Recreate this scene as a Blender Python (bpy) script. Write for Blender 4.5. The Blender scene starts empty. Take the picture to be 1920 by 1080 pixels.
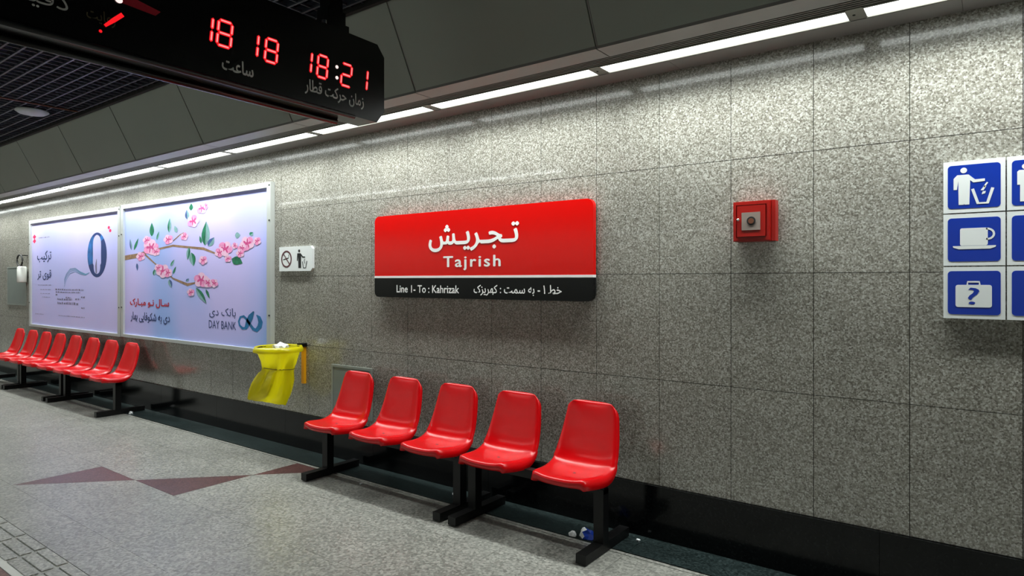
import bpy, bmesh, math, random
from mathutils import Vector, Matrix
random.seed(7)
C = bpy.context.scene.collection
SC = bpy.context.scene
PI = math.pi

def lin(c):
    out = []
    for v in c[:3]:
        v = v / 255.0
        out.append(v / 12.92 if v <= 0.04045 else ((v + 0.055) / 1.055) ** 2.4)
    return (out[0], out[1], out[2], 1.0)

# ---------------------------------------------------------------- camera, world, exposure
CAM_H = 1.468
cam_data = bpy.data.cameras.new('camera')
cam = bpy.data.objects.new('camera', cam_data)
C.objects.link(cam)
cam.location = (0.0, -3.43, CAM_H)
cam.rotation_euler = (PI / 2, 0, math.atan(901 / 1210))
cam_data.sensor_width = 36.0
cam_data.lens = 36.0 * 1210 / 1920
cam_data.shift_y = -14.0 / 1920
cam_data.clip_start = 0.05
SC.camera = cam
world = bpy.data.worlds.new('world')
SC.world = world
world.use_nodes = True
world.node_tree.nodes['Background'].inputs[0].default_value = (0.6, 0.65, 0.7, 1)
world.node_tree.nodes['Background'].inputs[1].default_value = 0.02
SC.view_settings.view_transform = 'Standard'
SC.view_settings.look = 'None'
SC.view_settings.gamma = 1.0
SC.view_settings.use_curve_mapping = False
SC.view_settings.exposure = -0.1
LAMP = 5.0          # glow of the strip light diffusers
COVE_W = 18.0       # watts of each strip light in the cove over the seats
EDGE_W = 13.0       # watts of each strip light over the platform edge
FAR_W = 18.0        # watts of each strip light over the far side

# ---------------------------------------------------------------- materials
def new_mat(name):
    m = bpy.data.materials.new(name)
    m.use_nodes = True
    nt = m.node_tree
    return m, nt, nt.nodes['Principled BSDF']

def plain(name, col, rough=0.5, metal=0.0, spec=0.5, coat=0.0, var=0.0, scale=8.0, bump=0.0, bscale=200.0):
    m, nt, b = new_mat(name)
    b.inputs['Base Color'].default_value = lin(col)
    b.inputs['Roughness'].default_value = rough
    b.inputs['Metallic'].default_value = metal
    b.inputs['Specular IOR Level'].default_value = spec
    b.inputs['Coat Weight'].default_value = coat
    b.inputs['Coat Roughness'].default_value = 0.08
    geo = nt.nodes.new('ShaderNodeNewGeometry')
    if var > 0:
        n = nt.nodes.new('ShaderNodeTexNoise'); n.inputs['Scale'].default_value = scale; n.inputs['Detail'].default_value = 4
        nt.links.new(geo.outputs['Position'], n.inputs['Vector'])
        r = nt.nodes.new('ShaderNodeMapRange')
        r.inputs['From Min'].default_value = 0.3; r.inputs['From Max'].default_value = 0.7
        r.inputs['To Min'].default_value = 1 - var; r.inputs['To Max'].default_value = 1 + var
        nt.links.new(n.outputs['Fac'], r.inputs['Value'])
        mx = nt.nodes.new('ShaderNodeVectorMath'); mx.operation = 'SCALE'
        mx.inputs[0].default_value = lin(col)[:3]
        nt.links.new(r.outputs['Result'], mx.inputs['Scale'])
        nt.links.new(mx.outputs['Vector'], b.inputs['Base Color'])
    if bump > 0:
        n2 = nt.nodes.new('ShaderNodeTexNoise'); n2.inputs['Scale'].default_value = bscale
        nt.links.new(geo.outputs['Position'], n2.inputs['Vector'])
        bp = nt.nodes.new('ShaderNodeBump'); bp.inputs['Strength'].default_value = bump; bp.inputs['Distance'].default_value = 0.002
        nt.links.new(n2.outputs['Fac'], bp.inputs['Height'])
        nt.links.new(bp.outputs['Normal'], b.inputs['Normal'])
    return m

def emit(name, col, strength):
    m, nt, b = new_mat(name)
    b.inputs['Base Color'].default_value = (0.02, 0.02, 0.02, 1)
    b.inputs['Emission Color'].default_value = lin(col)
    b.inputs['Emission Strength'].default_value = strength
    return m

def granite(name, stops, scale, rough, tint=0.06, big=0.10, coat=0.0, spec=0.5):
    """speckled stone: fine grains from noise and cells, a slow cloudy drift, one shade per slab"""
    m, nt, b = new_mat(name)
    N = nt.nodes; L = nt.links
    geo = N.new('ShaderNodeNewGeometry')
    n1 = N.new('ShaderNodeTexNoise'); n1.inputs['Scale'].default_value = scale; n1.inputs['Detail'].default_value = 3; n1.inputs['Roughness'].default_value = 0.6
    v1 = N.new('ShaderNodeTexVoronoi'); v1.inputs['Scale'].default_value = scale * 1.25
    n2 = N.new('ShaderNodeTexNoise'); n2.inputs['Scale'].default_value = 2.2; n2.inputs['Detail'].default_value = 3
    for n in (n1, v1, n2): L.new(geo.outputs['Position'], n.inputs['Vector'])
    sep = N.new('ShaderNodeSeparateColor'); L.new(v1.outputs['Color'], sep.inputs['Color'])
    mix = N.new('ShaderNodeMix'); mix.data_type = 'FLOAT'; mix.inputs[0].default_value = 0.42
    L.new(n1.outputs['Fac'], mix.inputs[2]); L.new(sep.outputs['Red'], mix.inputs[3])
    cr = N.new('ShaderNodeValToRGB')
    els = cr.color_ramp.elements
    els[0].position, els[0].color = stops[0][0], lin(stops[0][1])
    els[1].position, els[1].color = stops[-1][0], lin(stops[-1][1])
    for p, c in stops[1:-1]:
        e = els.new(p); e.color = lin(c)
    L.new(mix.outputs[0], cr.inputs['Fac'])
    oi = N.new('ShaderNodeObjectInfo')
    a = N.new('ShaderNodeMapRange'); a.inputs['To Min'].default_value = 1 - tint; a.inputs['To Max'].default_value = 1 + tint
    L.new(oi.outputs['Random'], a.inputs['Value'])
    c2 = N.new('ShaderNodeMapRange'); c2.inputs['From Min'].default_value = 0.3; c2.inputs['From Max'].default_value = 0.7
    c2.inputs['To Min'].default_value = 1 - big; c2.inputs['To Max'].default_value = 1 + big
    L.new(n2.outputs['Fac'], c2.inputs['Value'])
    mul = N.new('ShaderNodeMath'); mul.operation = 'MULTIPLY'
    L.new(a.outputs['Result'], mul.inputs[0]); L.new(c2.outputs['Result'], mul.inputs[1])
    sc = N.new('ShaderNodeVectorMath'); sc.operation = 'SCALE'
    L.new(cr.outputs['Color'], sc.inputs[0]); L.new(mul.outputs[0], sc.inputs['Scale'])
    L.new(sc.outputs['Vector'], b.inputs['Base Color'])
    b.inputs['Roughness'].default_value = rough
    b.inputs['Coat Weight'].default_value = coat
    b.inputs['Coat Roughness'].default_value = 0.03
    b.inputs['Specular IOR Level'].default_value = spec
    return m

M = {}
M['wall'] = granite('wall_granite', [(0.28, (94, 91, 83)), (0.42, (125, 122, 113)), (0.56, (142, 140, 132)), (0.74, (179, 178, 171))], 115, 0.22, 0.04, 0.07, coat=0.45)
M['floor'] = granite('floor_granite', [(0.25, (106, 106, 101)), (0.5, (136, 136, 130)), (0.75, (164, 163, 156))], 60, 0.30, 0.04, 0.12)
M['redstone'] = granite('red_granite', [(0.25, (66, 42, 40)), (0.5, (86, 56, 53)), (0.75, (106, 72, 69))], 80, 0.30, 0.04, 0.08)
M['border'] = granite('green_black_granite', [(0.25, (20, 27, 27)), (0.5, (32, 41, 41)), (0.75, (48, 58, 58))], 80, 0.28, 0.08, 0.2, spec=0.3)
M['black'] = granite('black_granite', [(0.3, (5, 6, 7)), (0.6, (9, 11, 12)), (0.8, (20, 23, 24))], 90, 0.12, 0.05, 0.10, spec=0.22)
M['tactile'] = granite('tactile_stone', [(0.25, (128, 128, 124)), (0.5, (158, 158, 153)), (0.75, (184, 184, 178))], 70, 0.4, 0.05, 0.10)
M['brown'] = granite('brown_paving', [(0.25, (84, 58, 54)), (0.5, (112, 82, 77)), (0.75, (132, 104, 98))], 70, 0.35, 0.05, 0.08)
M['grout'] = plain('dark_grout', (46, 44, 40), 0.9)
M['fgrout'] = plain('floor_grout', (116, 118, 112), 0.9)
M['panel'] = plain('grey_ceiling_panel', (146, 154, 146), 0.45, var=0.04, scale=1.5)
M['flange'] = plain('grey_soffit_metal', (140, 138, 136), 0.42, var=0.03, scale=2)
M['recess'] = plain('dark_joint', (30, 30, 30), 0.8)
M['slat'] = plain('louvre_metal', (120, 118, 114), 0.4, 0.3)
M['reflector'] = plain('lamp_housing_metal', (150, 148, 140), 0.35, 0.4)
M['grid'] = plain('ceiling_grid_metal', (56, 60, 70), 0.45, 0.0)
M['void'] = plain('dark_blue_void', (24, 28, 66), 0.9, var=0.2, scale=0.7)
M['darkwall'] = plain('dark_station_wall', (168, 166, 156), 0.5, var=0.05)
M['seat'] = plain('red_plastic', (196, 3, 10), 0.27, spec=0.34, coat=0.05, var=0.03, scale=14, bump=0.06, bscale=260)
M['steel'] = plain('black_painted_steel', (10, 10, 11), 0.4, spec=0.3)
M['bolt'] = plain('dark_bolt', (20, 8, 8), 0.5)
M['alu'] = plain('silver_frame', (196, 200, 198), 0.35, 0.25)
M['redsign'] = plain('red_sign_face', (218, 8, 4), 0.16, spec=0.32)
M['blacksign'] = plain('black_sign_face', (9, 11, 13), 0.2, spec=0.3)
M['whiteprint'] = plain('white_print', (250, 250, 248), 0.45)
M['whiteplate'] = plain('white_plate', (226, 230, 230), 0.4)
M['bluesign'] = plain('blue_sign_face', (10, 50, 160), 0.3)
M['firered'] = plain('fire_red_metal', (166, 20, 12), 0.35)
M['firegrey'] = plain('grey_glass_plate', (150, 136, 128), 0.25)
M['chrome'] = plain('chrome', (220, 220, 220), 0.15, 1.0)
M['blackprint'] = plain('black_print', (20, 22, 22), 0.5)
M['greyprint'] = plain('grey_print', (120, 116, 148), 0.5)
M['palebluep'] = plain('pale_blue_print', (110, 156, 196), 0.5)
M['redprint'] = plain('red_print', (186, 26, 50), 0.5)
M['ringdark'] = plain('dark_ring_print', (84, 40, 48), 0.5)
M['pinkprint'] = plain('pink_red_print', (224, 40, 90), 0.5)
M['navyprint'] = plain('navy_print', (44, 62, 116), 0.5)
M['logoblue'] = plain('logo_blue_print', (24, 112, 168), 0.5, var=0.35, scale=14)
M['ring'] = plain('ring_blue_print', (44, 104, 172), 0.5, var=0.6, scale=7)
M['petal'] = plain('petal_pink_print', (236, 150, 198), 0.5, var=0.16, scale=30)
M['petal2'] = plain('petal_deep_print', (206, 72, 138), 0.5, var=0.2, scale=40)
M['petal3'] = plain('petal_light_print', (240, 196, 224), 0.5, var=0.06, scale=30)
M['leafg'] = plain('leaf_green_print', (32, 116, 84), 0.5, var=0.4, scale=25)
M['leafb'] = plain('leaf_blue_print', (68, 96, 150), 0.5, var=0.35, scale=25)
M['leafp'] = plain('leaf_pale_print', (128, 168, 172), 0.5, var=0.2, scale=25)
M['twig'] = plain('branch_print', (150, 118, 92), 0.5, var=0.35, scale=25)
M['steel2'] = plain('sign_edge_metal', (60, 60, 62), 0.3, 0.6)
M['case'] = plain('display_black_case', (10, 11, 12), 0.25)
M['rim'] = plain('display_rim', (34, 36, 38), 0.35)
M['led'] = emit('red_led', (255, 24, 34), 1.0)
M['ledcore'] = emit('led_core', (255, 150, 150), 1.2)
M['leddot'] = emit('led_dot', (255, 225, 220), 1.3)
M['ledpanel'] = plain('digit_window', (22, 3, 5), 0.35)
M['dispprint'] = plain('display_lettering', (215, 217, 214), 0.5)
M['goldprint'] = plain('dim_gold_lettering', (78, 70, 42), 0.5)
M['plate'] = plain('grey_green_plate', (116, 124, 120), 0.3, var=0.05)
M['plateedge'] = plain('plate_frame', (140, 146, 140), 0.4, 0.2)
M['tieband'] = plain('dark_yellow_band', (128, 118, 14), 0.5)
M['orange'] = plain('orange_bracket', (228, 158, 14), 0.4)
M['whiteplastic'] = plain('white_plastic', (222, 224, 218), 0.35)
M['cord'] = plain('black_cord', (24, 24, 24), 0.6)
M['paper'] = plain('crumpled_white_paper', (230, 232, 234), 0.7)
M['bluewrap'] = plain('blue_wrapper', (20, 60, 170), 0.35)
M['conduit'] = plain('brown_conduit', (110, 66, 44), 0.5)
M['domelamp'] = plain('pale_dome', (190, 196, 196), 0.4)
M['whiteline'] = plain('white_paint_line', (214, 214, 208), 0.4, var=0.06, scale=10)

# thin yellow plastic of the bin bag
m, nt, b = new_mat('yellow_bag_plastic')
b.inputs['Base Color'].default_value = lin((222, 212, 12))
b.inputs['Roughness'].default_value = 0.3
b.inputs['Coat Weight'].default_value = 0.2
tr = nt.nodes.new('ShaderNodeBsdfTranslucent'); tr.inputs['Color'].default_value = lin((230, 220, 20))
ms = nt.nodes.new('ShaderNodeMixShader'); ms.inputs[0].default_value = 0.5
out = nt.nodes['Material Output']
nt.links.new(b.outputs[0], ms.inputs[1]); nt.links.new(tr.outputs[0], ms.inputs[2]); nt.links.new(ms.outputs[0], out.inputs['Surface'])
M['bag'] = m

def poster_mat(name, colA, colB, colC):
    """printed sheet whose background drifts between three pale inks"""
    m, nt, b = new_mat(name)
    N = nt.nodes; L = nt.links
    geo = N.new('ShaderNodeNewGeometry')
    n = N.new('ShaderNodeTexNoise'); n.inputs['Scale'].default_value = 0.9; n.inputs['Detail'].default_value = 1
    L.new(geo.outputs['Position'], n.inputs['Vector'])
    cr = N.new('ShaderNodeValToRGB')
    cr.color_ramp.elements[0].position = 0.32; cr.color_ramp.elements[0].color = lin(colA)
    cr.color_ramp.elements[1].position = 0.68; cr.color_ramp.elements[1].color = lin(colC)
    e = cr.color_ramp.elements.new(0.5); e.color = lin(colB)
    L.new(n.outputs['Fac'], cr.inputs['Fac'])
    L.new(cr.outputs['Color'], b.inputs['Base Color'])
    b.inputs['Roughness'].default_value = 0.3
    return m
M['posterA'] = poster_mat('blossom_poster_ink', (156, 184, 246), (190, 192, 252), (208, 198, 254))
M['posterB'] = poster_mat('pale_poster_ink', (190, 192, 248), (200, 196, 250), (208, 202, 252))

# ---------------------------------------------------------------- helpers
def link_mesh(name, bm, mat, parent=None, smooth=False, loc=None):
    me = bpy.data.meshes.new(name)
    bmesh.ops.recalc_face_normals(bm, faces=bm.faces)
    bm.to_mesh(me); bm.free()
    for mm in (mat if isinstance(mat, (list, tuple)) else [mat]):
        me.materials.append(M[mm])
    if smooth:
        for p in me.polygons: p.use_smooth = True
    o = bpy.data.objects.new(name, me)
    C.objects.link(o)
    if parent: o.parent = parent
    if loc: o.location = loc
    return o

def shared(name, src, parent=None, loc=(0, 0, 0), rot=None):
    o = src.copy(); o.name = name; C.objects.link(o); o.parent = parent; o.location = loc
    if rot is not None: o.rotation_euler = rot
    return o

def empty(name, loc=(0, 0, 0), rz=0.0):
    o = bpy.data.objects.new(name, None); C.objects.link(o)
    o.location = loc; o.rotation_euler = (0, 0, rz); o.empty_display_size = 0.1
    return o

def tag(o, label=None, cat=None, group=None, kind=None):
    if label: o['label'] = label
    if cat: o['category'] = cat
    if group: o['group'] = group
    if kind: o['kind'] = kind
    return o

def box(bm, x0, x1, y0, y1, z0, z1, mi=0):
    v = [bm.verts.new(p) for p in ((x0, y0, z0), (x1, y0, z0), (x1, y1, z0), (x0, y1, z0), (x0, y0, z1), (x1, y0, z1), (x1, y1, z1), (x0, y1, z1))]
    fs = [bm.faces.new([v[i] for i in f]) for f in ((3, 2, 1, 0), (4, 5, 6, 7), (0, 1, 5, 4), (1, 2, 6, 5), (2, 3, 7, 6), (3, 0, 4, 7))]
    for f in fs: f.material_index = mi
    return v

def bevel(bm, w, seg=1, angle=30):
    es = [e for e in bm.edges if len(e.link_faces) == 2 and e.calc_face_angle(0) > math.radians(angle)]
    bmesh.ops.bevel(bm, geom=es, offset=w, segments=seg, profile=0.5, affect='EDGES')

def box_obj(name, x0, x1, y0, y1, z0, z1, mat, parent=None, bev=0.0, seg=1):
    bm = bmesh.new(); box(bm, x0, x1, y0, y1, z0, z1)
    if bev: bevel(bm, bev, seg)
    return link_mesh(name, bm, mat, parent)

def tube(bm, pts, r, n=8, caps=True, mi=0, closed=False):
    pts = [Vector(p) for p in pts]
    rings = []
    m_ = len(pts)
    for i, p in enumerate(pts):
        if closed:
            d = pts[(i + 1) % m_] - pts[i - 1]
        else:
            d = (pts[min(i + 1, m_ - 1)] - pts[max(i - 1, 0)])
        d.normalize()
        up = Vector((0, 0, 1)) if abs(d.z) < 0.9 else Vector((1, 0, 0))
        a = d.cross(up).normalized(); b_ = d.cross(a).normalized()
        rr = r[i] if isinstance(r, (list, tuple)) else r
        rings.append([bm.verts.new(p + a * math.cos(2 * PI * k / n) * rr + b_ * math.sin(2 * PI * k / n) * rr) for k in range(n)])
    rng = range(m_) if closed else range(m_ - 1)
    for i in rng:
        A, B = rings[i], rings[(i + 1) % m_]
        for k in range(n):
            f = bm.faces.new((A[k], A[(k + 1) % n], B[(k + 1) % n], B[k])); f.material_index = mi
    if caps and not closed:
        bm.faces.new(rings[0]).material_index = mi; bm.faces.new(list(reversed(rings[-1]))).material_index = mi

class Plane:
    """a flat face in the scene: origin, horizontal direction, outward normal (z is up)"""
    def __init__(s, origin, xdir):
        s.o = Vector(origin); s.x = Vector(xdir).normalized(); s.z = Vector((0, 0, 1)); s.n = s.x.cross(s.z)
    def P(s, a, b, d=0.0):
        return s.o + s.x * a + s.z * b + s.n * d

def prism(bm, pl, pts, d0, d1, mi=0):
    A = [bm.verts.new(pl.P(a, b, d0)) for a, b in pts]
    B = [bm.verts.new(pl.P(a, b, d1)) for a, b in pts]
    n = len(pts)
    bm.faces.new(A).material_index = mi; bm.faces.new(list(reversed(B))).material_index = mi
    for i in range(n):
        bm.faces.new((A[i], A[(i + 1) % n], B[(i + 1) % n], B[i])).material_index = mi

def rrect(x0, x1, z0, z1, r, n=5):
    pts = []
    for cx, cz, a0 in ((x1 - r, z0 + r, -90), (x1 - r, z1 - r, 0), (x0 + r, z1 - r, 90), (x0 + r, z0 + r, 180)):
        for k in range(n + 1):
            a = math.radians(a0 + 90 * k / n)
            pts.append((cx + r * math.cos(a), cz + r * math.sin(a)))
    return pts

def ellipse(cx, cz, rx, rz, n=20, rot=0.0):
    pts = []
    for k in range(n):
        a = 2 * PI * k / n
        u, w = rx * math.cos(a), rz * math.sin(a)
        pts.append((cx + u * math.cos(rot) - w * math.sin(rot), cz + u * math.sin(rot) + w * math.cos(rot)))
    return pts

def stroke(bm, pl, pts, w, d0, d1, mi=0, sx=1.0):
    """flat ribbon with round-ish joins along a 2D polyline; w may be a list; sx widens horizontal reach"""
    n = len(pts)
    L, R = [], []
    for i, (a, b_) in enumerate(pts):
        a0, b0 = pts[max(i - 1, 0)]; a1, b1 = pts[min(i + 1, n - 1)]
        dx, dz = (a1 - a0), (b1 - b0)
        l = math.hypot(dx / sx, dz) or 1
        dx, dz = dx / sx / l, dz / l
        ww = (w[i] if isinstance(w, (list, tuple)) else w) / 2
        L.append((a - dz * ww * sx, b_ + dx * ww)); R.append((a + dz * ww * sx, b_ - dx * ww))
    for i in range(n - 1):
        q = [L[i], L[i + 1], R[i + 1], R[i]]
        vs = [bm.verts.new(pl.P(x, z, d1)) for x, z in q]
        bm.faces.new(vs).material_index = mi

def frame_ring(bm, pl, outer, inner, d0, d1, mi=0):
    n = len(outer)
    O0 = [bm.verts.new(pl.P(a, b, d0)) for a, b in outer]; O1 = [bm.verts.new(pl.P(a, b, d1)) for a, b in outer]
    I0 = [bm.verts.new(pl.P(a, b, d0)) for a, b in inner]; I1 = [bm.verts.new(pl.P(a, b, d1)) for a, b in inner]
    for i in range(n):
        j = (i + 1) % n
        for q in ((O1[i], O1[j], I1[j], I1[i]), (O0[i], O0[j], O1[j], O1[i]), (I0[i], I0[j], I1[j], I1[i]), (O0[i], O0[j], I0[j], I0[i])):
            bm.faces.new(q).material_index = mi

# Persian letters joined by hand: isolated, final, initial, medial forms in visual order
FORMS = {'ا': (0xFE8D, 2), 'ب': (0xFE8F, 4), 'پ': (0xFB56, 4), 'ت': (0xFE95, 4), 'ج': (0xFE9D, 4), 'ح': (0xFEA1, 4),
         'خ': (0xFEA5, 4), 'د': (0xFEA9, 2), 'ر': (0xFEAD, 2), 'ز': (0xFEAF, 2), 'س': (0xFEB1, 4), 'ش': (0xFEB5, 4),
         'ط': (0xFEC1, 4), 'ع': (0xFEC9, 4), 'ف': (0xFED1, 4), 'ق': (0xFED5, 4), 'ک': (0xFB8E, 4), 'گ': (0xFB92, 4),
         'ل': (0xFEDD, 4), 'م': (0xFEE1, 4), 'ن': (0xFEE5, 4), 'ه': (0xFEE9, 4), 'و': (0xFEED, 2), 'ی': (0xFBFC, 4)}
def shape_fa(s):
    res = []
    for i, ch in enumerate(s):
        if ch not in FORMS:
            res.append(ch); continue
        base, n = FORMS[ch]
        pv = s[i - 1] if i else ' '
        nx = s[i + 1] if i + 1 < len(s) else ' '
        jp = (pv == 'ـ') or (pv in FORMS and FORMS[pv][1] == 4)
        jn = n == 4 and ((nx == 'ـ') or (nx in FORMS))
        off = 3 if (jp and jn) else 2 if jn else 1 if jp else 0
        res.append(chr(base + off))
    return ''.join(reversed(res))

def lettering(name, body, pl, x0, x1, z0, z1, d, mat, parent, bold=0.0, spacing=1.0, thick=0.0):
    def glyphs(txt):
        cu = bpy.data.curves.new(name, 'FONT')
        cu.body = txt; cu.size = 1.0; cu.space_character = spacing; cu.resolution_u = 3
        tmp = bpy.data.objects.new('tmp_text', cu); C.objects.link(tmp)
        g_ = bpy.data.meshes.new_from_object(tmp)
        bpy.data.objects.remove(tmp); bpy.data.curves.remove(cu)
        return g_
    def xmax(txt):
        g_ = glyphs(txt); x_ = max(v.co.x for v in g_.vertices); bpy.data.meshes.remove(g_); return x_
    bar_ = xmax('|')
    V_, F_ = [], []                     # each letter filled on its own, so overlapping joins stay solid
    for i_, ch_ in enumerate(body):
        if ch_ == ' ': continue
        adv = xmax(body[:i_] + '|') - bar_
        g_ = glyphs(ch_)
        for st_, (sx_, sy_) in enumerate(((0, 0), (1, 0), (-1, 0), (0, .8), (0, -.8)) if bold > 0 else ((0, 0),)):
            n0 = len(V_); dz_ = (st_ + 5 * (i_ % 3)) * 3e-5      # heavier weight: the letter laid down a few times, a hair apart
            V_ += [(v.co.x + adv + sx_ * bold, v.co.y + sy_ * bold, dz_) for v in g_.vertices]; F_ += [[n0 + q for q in p.vertices] for p in g_.polygons]
        bpy.data.meshes.remove(g_)
    me = bpy.data.meshes.new(name); me.from_pydata(V_, [], F_)
    xs = [v.co.x for v in me.vertices]; ys = [v.co.y for v in me.vertices]
    a0, a1, b0, b1 = min(xs), max(xs), min(ys), max(ys)
    for v in me.vertices:
        a = x0 + (v.co.x - a0) / (a1 - a0) * (x1 - x0)
        b_ = z0 + (v.co.y - b0) / (b1 - b0) * (z1 - z0)
        v.co = pl.P(a, b_, d + v.co.z)
    me.materials.clear(); me.materials.append(M[mat]); me.name = name
    o = bpy.data.objects.new(name, me); C.objects.link(o); o.parent = parent
    return o

WALL = Plane((0, 0, 0), (1, 0, 0))
X0, X1 = -22.2, 3.1     # extent of the platform that is modelled

# ---------------------------------------------------------------- the setting: granite wall
back = box_obj('wall_right', X0, X1, 0.008, 0.25, 0, 3.8, 'grout'); tag(back, 'granite-clad platform wall of large speckled grey slabs', None, None, 'structure')
TZ0, TP = 0.3055, 0.6
bm = bmesh.new(); box(bm, 0.0015, 0.4025, 0.0, 0.0085, 0.0015, 0.5985); bevel(bm, 0.0012)
tile = link_mesh('tile', bm, 'wall', back)
ks = [k for k in range(-56, 8)]
first = True
for k in ks:
    x = 0.102 + 0.404 * k
    if x < X0 or x > X1 - 0.4: continue
    for r in range(4):
        loc = (x, random.uniform(-0.0006, 0.0006), TZ0 + TP * r)
        if first: tile.location = loc; first = False
        else: shared('tile', tile, back, loc)
# polished black plinth in slabs
plinth = box_obj('baseboard_right', X0, X1, -0.004, 0.008, 0, TZ0 - 0.002, 'grout'); tag(plinth, 'polished black granite plinth along the foot of the wall', None, None, 'structure')
bm = bmesh.new(); box(bm, 0.001, 1.159, -0.02, -0.003, 0.0, TZ0 - 0.001); bevel(bm, 0.0015)
slab = link_mesh('slab', bm, 'black', plinth); first = True
for k in range(-18, 5):
    x = -1.58 + 1.16 * k
    if x < X0 or x > X1 - 1.1: continue
    if first: slab.location = (x, 0, 0); first = False
    else: shared('slab', slab, plinth, (x, 0, 0))

# ---------------------------------------------------------------- floor
fl = box_obj('floor', X0, X1, -4.4, 0.0, -0.25, -0.008, 'fgrout'); tag(fl, 'platform floor of pale speckled granite slabs', None, None, 'structure')
PX = 0.58
ys = [-0.302, -0.690, -1.278, -1.862, -2.110]
def tri_tile(pts, mat, name='tile'):
    bm = bmesh.new()
    cx = sum(p[0] for p in pts) / len(pts); cy = sum(p[1] for p in pts) / len(pts)
    q = [(cx + (p[0] - cx) * 0.996, cy + (p[1] - cy) * 0.996) for p in pts]
    A = [bm.verts.new((p[0], p[1], -0.009)) for p in q]; B = [bm.verts.new((p[0], p[1], 0.0)) for p in q]
    bm.faces.new(A); bm.faces.new(B)
    for i in range(len(q)): bm.faces.new((A[i], A[(i + 1) % len(q)], B[(i + 1) % len(q)], B[i]))
    return link_mesh(name, bm, mat, fl)
nx = int((X1 - X0) / PX)
for j in range(4):
    y1, y0 = ys[j], ys[j + 1]
    src = None
    for k in range(-36, 8):
        x = -1.58 + PX * k
        if x < X0 or x + PX > X1: continue
        c = k
        if (j == 2 and k == -7):      # x -5.64 .. -5.06
            tri_tile([(x, y1), (x + PX, y1), (x, y0)], 'redstone'); tri_tile([(x + PX, y1), (x + PX, y0), (x, y0)], 'floor'); continue
        if (j == 1 and k == -6):      # x -5.06 .. -4.48
            tri_tile([(x, y0), (x + PX, y0), (x + PX, y1)], 'redstone'); tri_tile([(x, y0), (x + PX, y1), (x, y1)], 'floor'); continue
        if (j == 0 and k == -5):      # cut by the border
            tri_tile([(x, y0), (x + PX * 0.66, y1), (x, y1)], 'redstone'); tri_tile([(x, y0), (x + PX, y0), (x + PX, y1), (x + PX * 0.66, y1)], 'floor'); continue
        if src is None:
            bm = bmesh.new(); box(bm, 0.0008, PX - 0.0008, y0 + 0.0008, y1 - 0.0008, -0.009, 0.0)
            src = link_mesh('tile', bm, 'floor', fl, loc=(x, 0, 0))
        else: shared('tile', src, fl, (x, 0, 0))
# paving beyond the tactile band, seen only from other positions
for (ya, yb, mt) in ((-2.345, -2.66, 'brown'), (-2.66, -3.24, 'floor'), (-3.24, -3.82, 'floor'), (-3.82, -4.4, 'floor')):
    src = None
    for k in range(-12, 8):
        x = -1.58 + PX * k
        if x + PX > X1: continue
        if src is None:
            bm = bmesh.new(); box(bm, 0.002, PX - 0.002, yb + 0.002, ya - 0.002, -0.009, 0.0)
            src = link_mesh('tile', bm, mt, fl, loc=(x, 0, 0))
        else: shared('tile', src, fl, (x, 0, 0))
    bm = bmesh.new(); box(bm, X0, -1.58 - 12 * PX - 0.002, yb + 0.002, ya - 0.002, -0.009, 0.0); link_mesh('paving', bm, mt, fl)
# tactile band: small slabs with long raised rounded bars, white line beside
bm = bmesh.new(); box(bm, X0, X1, -2.30, -2.112, -0.009, -0.001); link_mesh('tactile_strip', bm, 'tactile', fl)
bm = bmesh.new(); box(bm, X0, X1, -2.343, -2.302, -0.009, 0.001); link_mesh('white_line', bm, 'whiteline', fl)
bm = bmesh.new(); box(bm, 0.010, 0.296, -0.025, 0.025, -0.002, 0.0045); bevel(bm, 0.004, 2)
bar0 = link_mesh('tactile_bar', bm, 'tactile', fl); first = True
for k in range(-24, 16):
    for r, yy in enumerate((-2.142, -2.212, -2.28)):
        loc = (-4.465 + 0.315 * k + 0.012 * r, yy, 0)
        if loc[0] < -9 or loc[0] > 2.6: continue
        if first: bar0.location = loc; first = False
        else: shared('tactile_bar', bar0, fl, loc)
# dark green border slabs along the plinth, and a narrow pale nosing on its outer edge
bm = bmesh.new(); box(bm, 0.001, 1.159, -0.268, -0.005, -0.009, 0.004); bevel(bm, 0.002)
src = link_mesh('border_slab', bm, 'border', fl); first = True
for k in range(-18, 5):
    x = -1.58 + 1.16 * k
    if x < X0 or x > X1 - 1.1: continue
    if first: src.location = (x, 0, 0); first = False
    else: shared('border_slab', src, fl, (x, 0, 0))
bm = bmesh.new(); box(bm, 0.001, 1.159, -0.298, -0.272, -0.009, 0.0)
src = link_mesh('edge_strip', bm, 'floor', fl); first = True
for k in range(-18, 5):
    x = -1.58 + 1.16 * k
    if x < X0 or x > X1 - 1.1: continue
    if first: src.location = (x, 0, 0); first = False
    else: shared('edge_strip', src, fl, (x, 0, 0))
# the rest of the hall, behind and beside the camera
o = box_obj('wall_left', X0, X1, -11.4, -11.2, -1.3, 3.8, 'darkwall'); tag(o, 'far wall across the tracks', None, None, 'structure')
o = box_obj('wall_far', X0 - 0.2, X0, -11.4, 0.25, -1.3, 3.8, 'darkwall'); tag(o, 'end wall of the platform hall', None, None, 'structure')
o = box_obj('wall_near', X1, X1 + 0.2, -11.4, 0.25, -1.3, 3.8, 'darkwall'); tag(o, 'end wall of the platform hall behind the viewer', None, None, 'structure')
o = box_obj('trim_1', X0, X1, -11.2, -4.4, -1.3, -1.15, 'darkwall'); tag(o, 'track bed below the platform', None, None, 'structure')

# ---------------------------------------------------------------- ceiling
ceil = box_obj('ceiling', X0, X1, -11.2, 0.0, 3.75, 3.9, 'void'); tag(ceil, 'dark ceiling void above a metal grid', None, None, 'structure')
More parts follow.
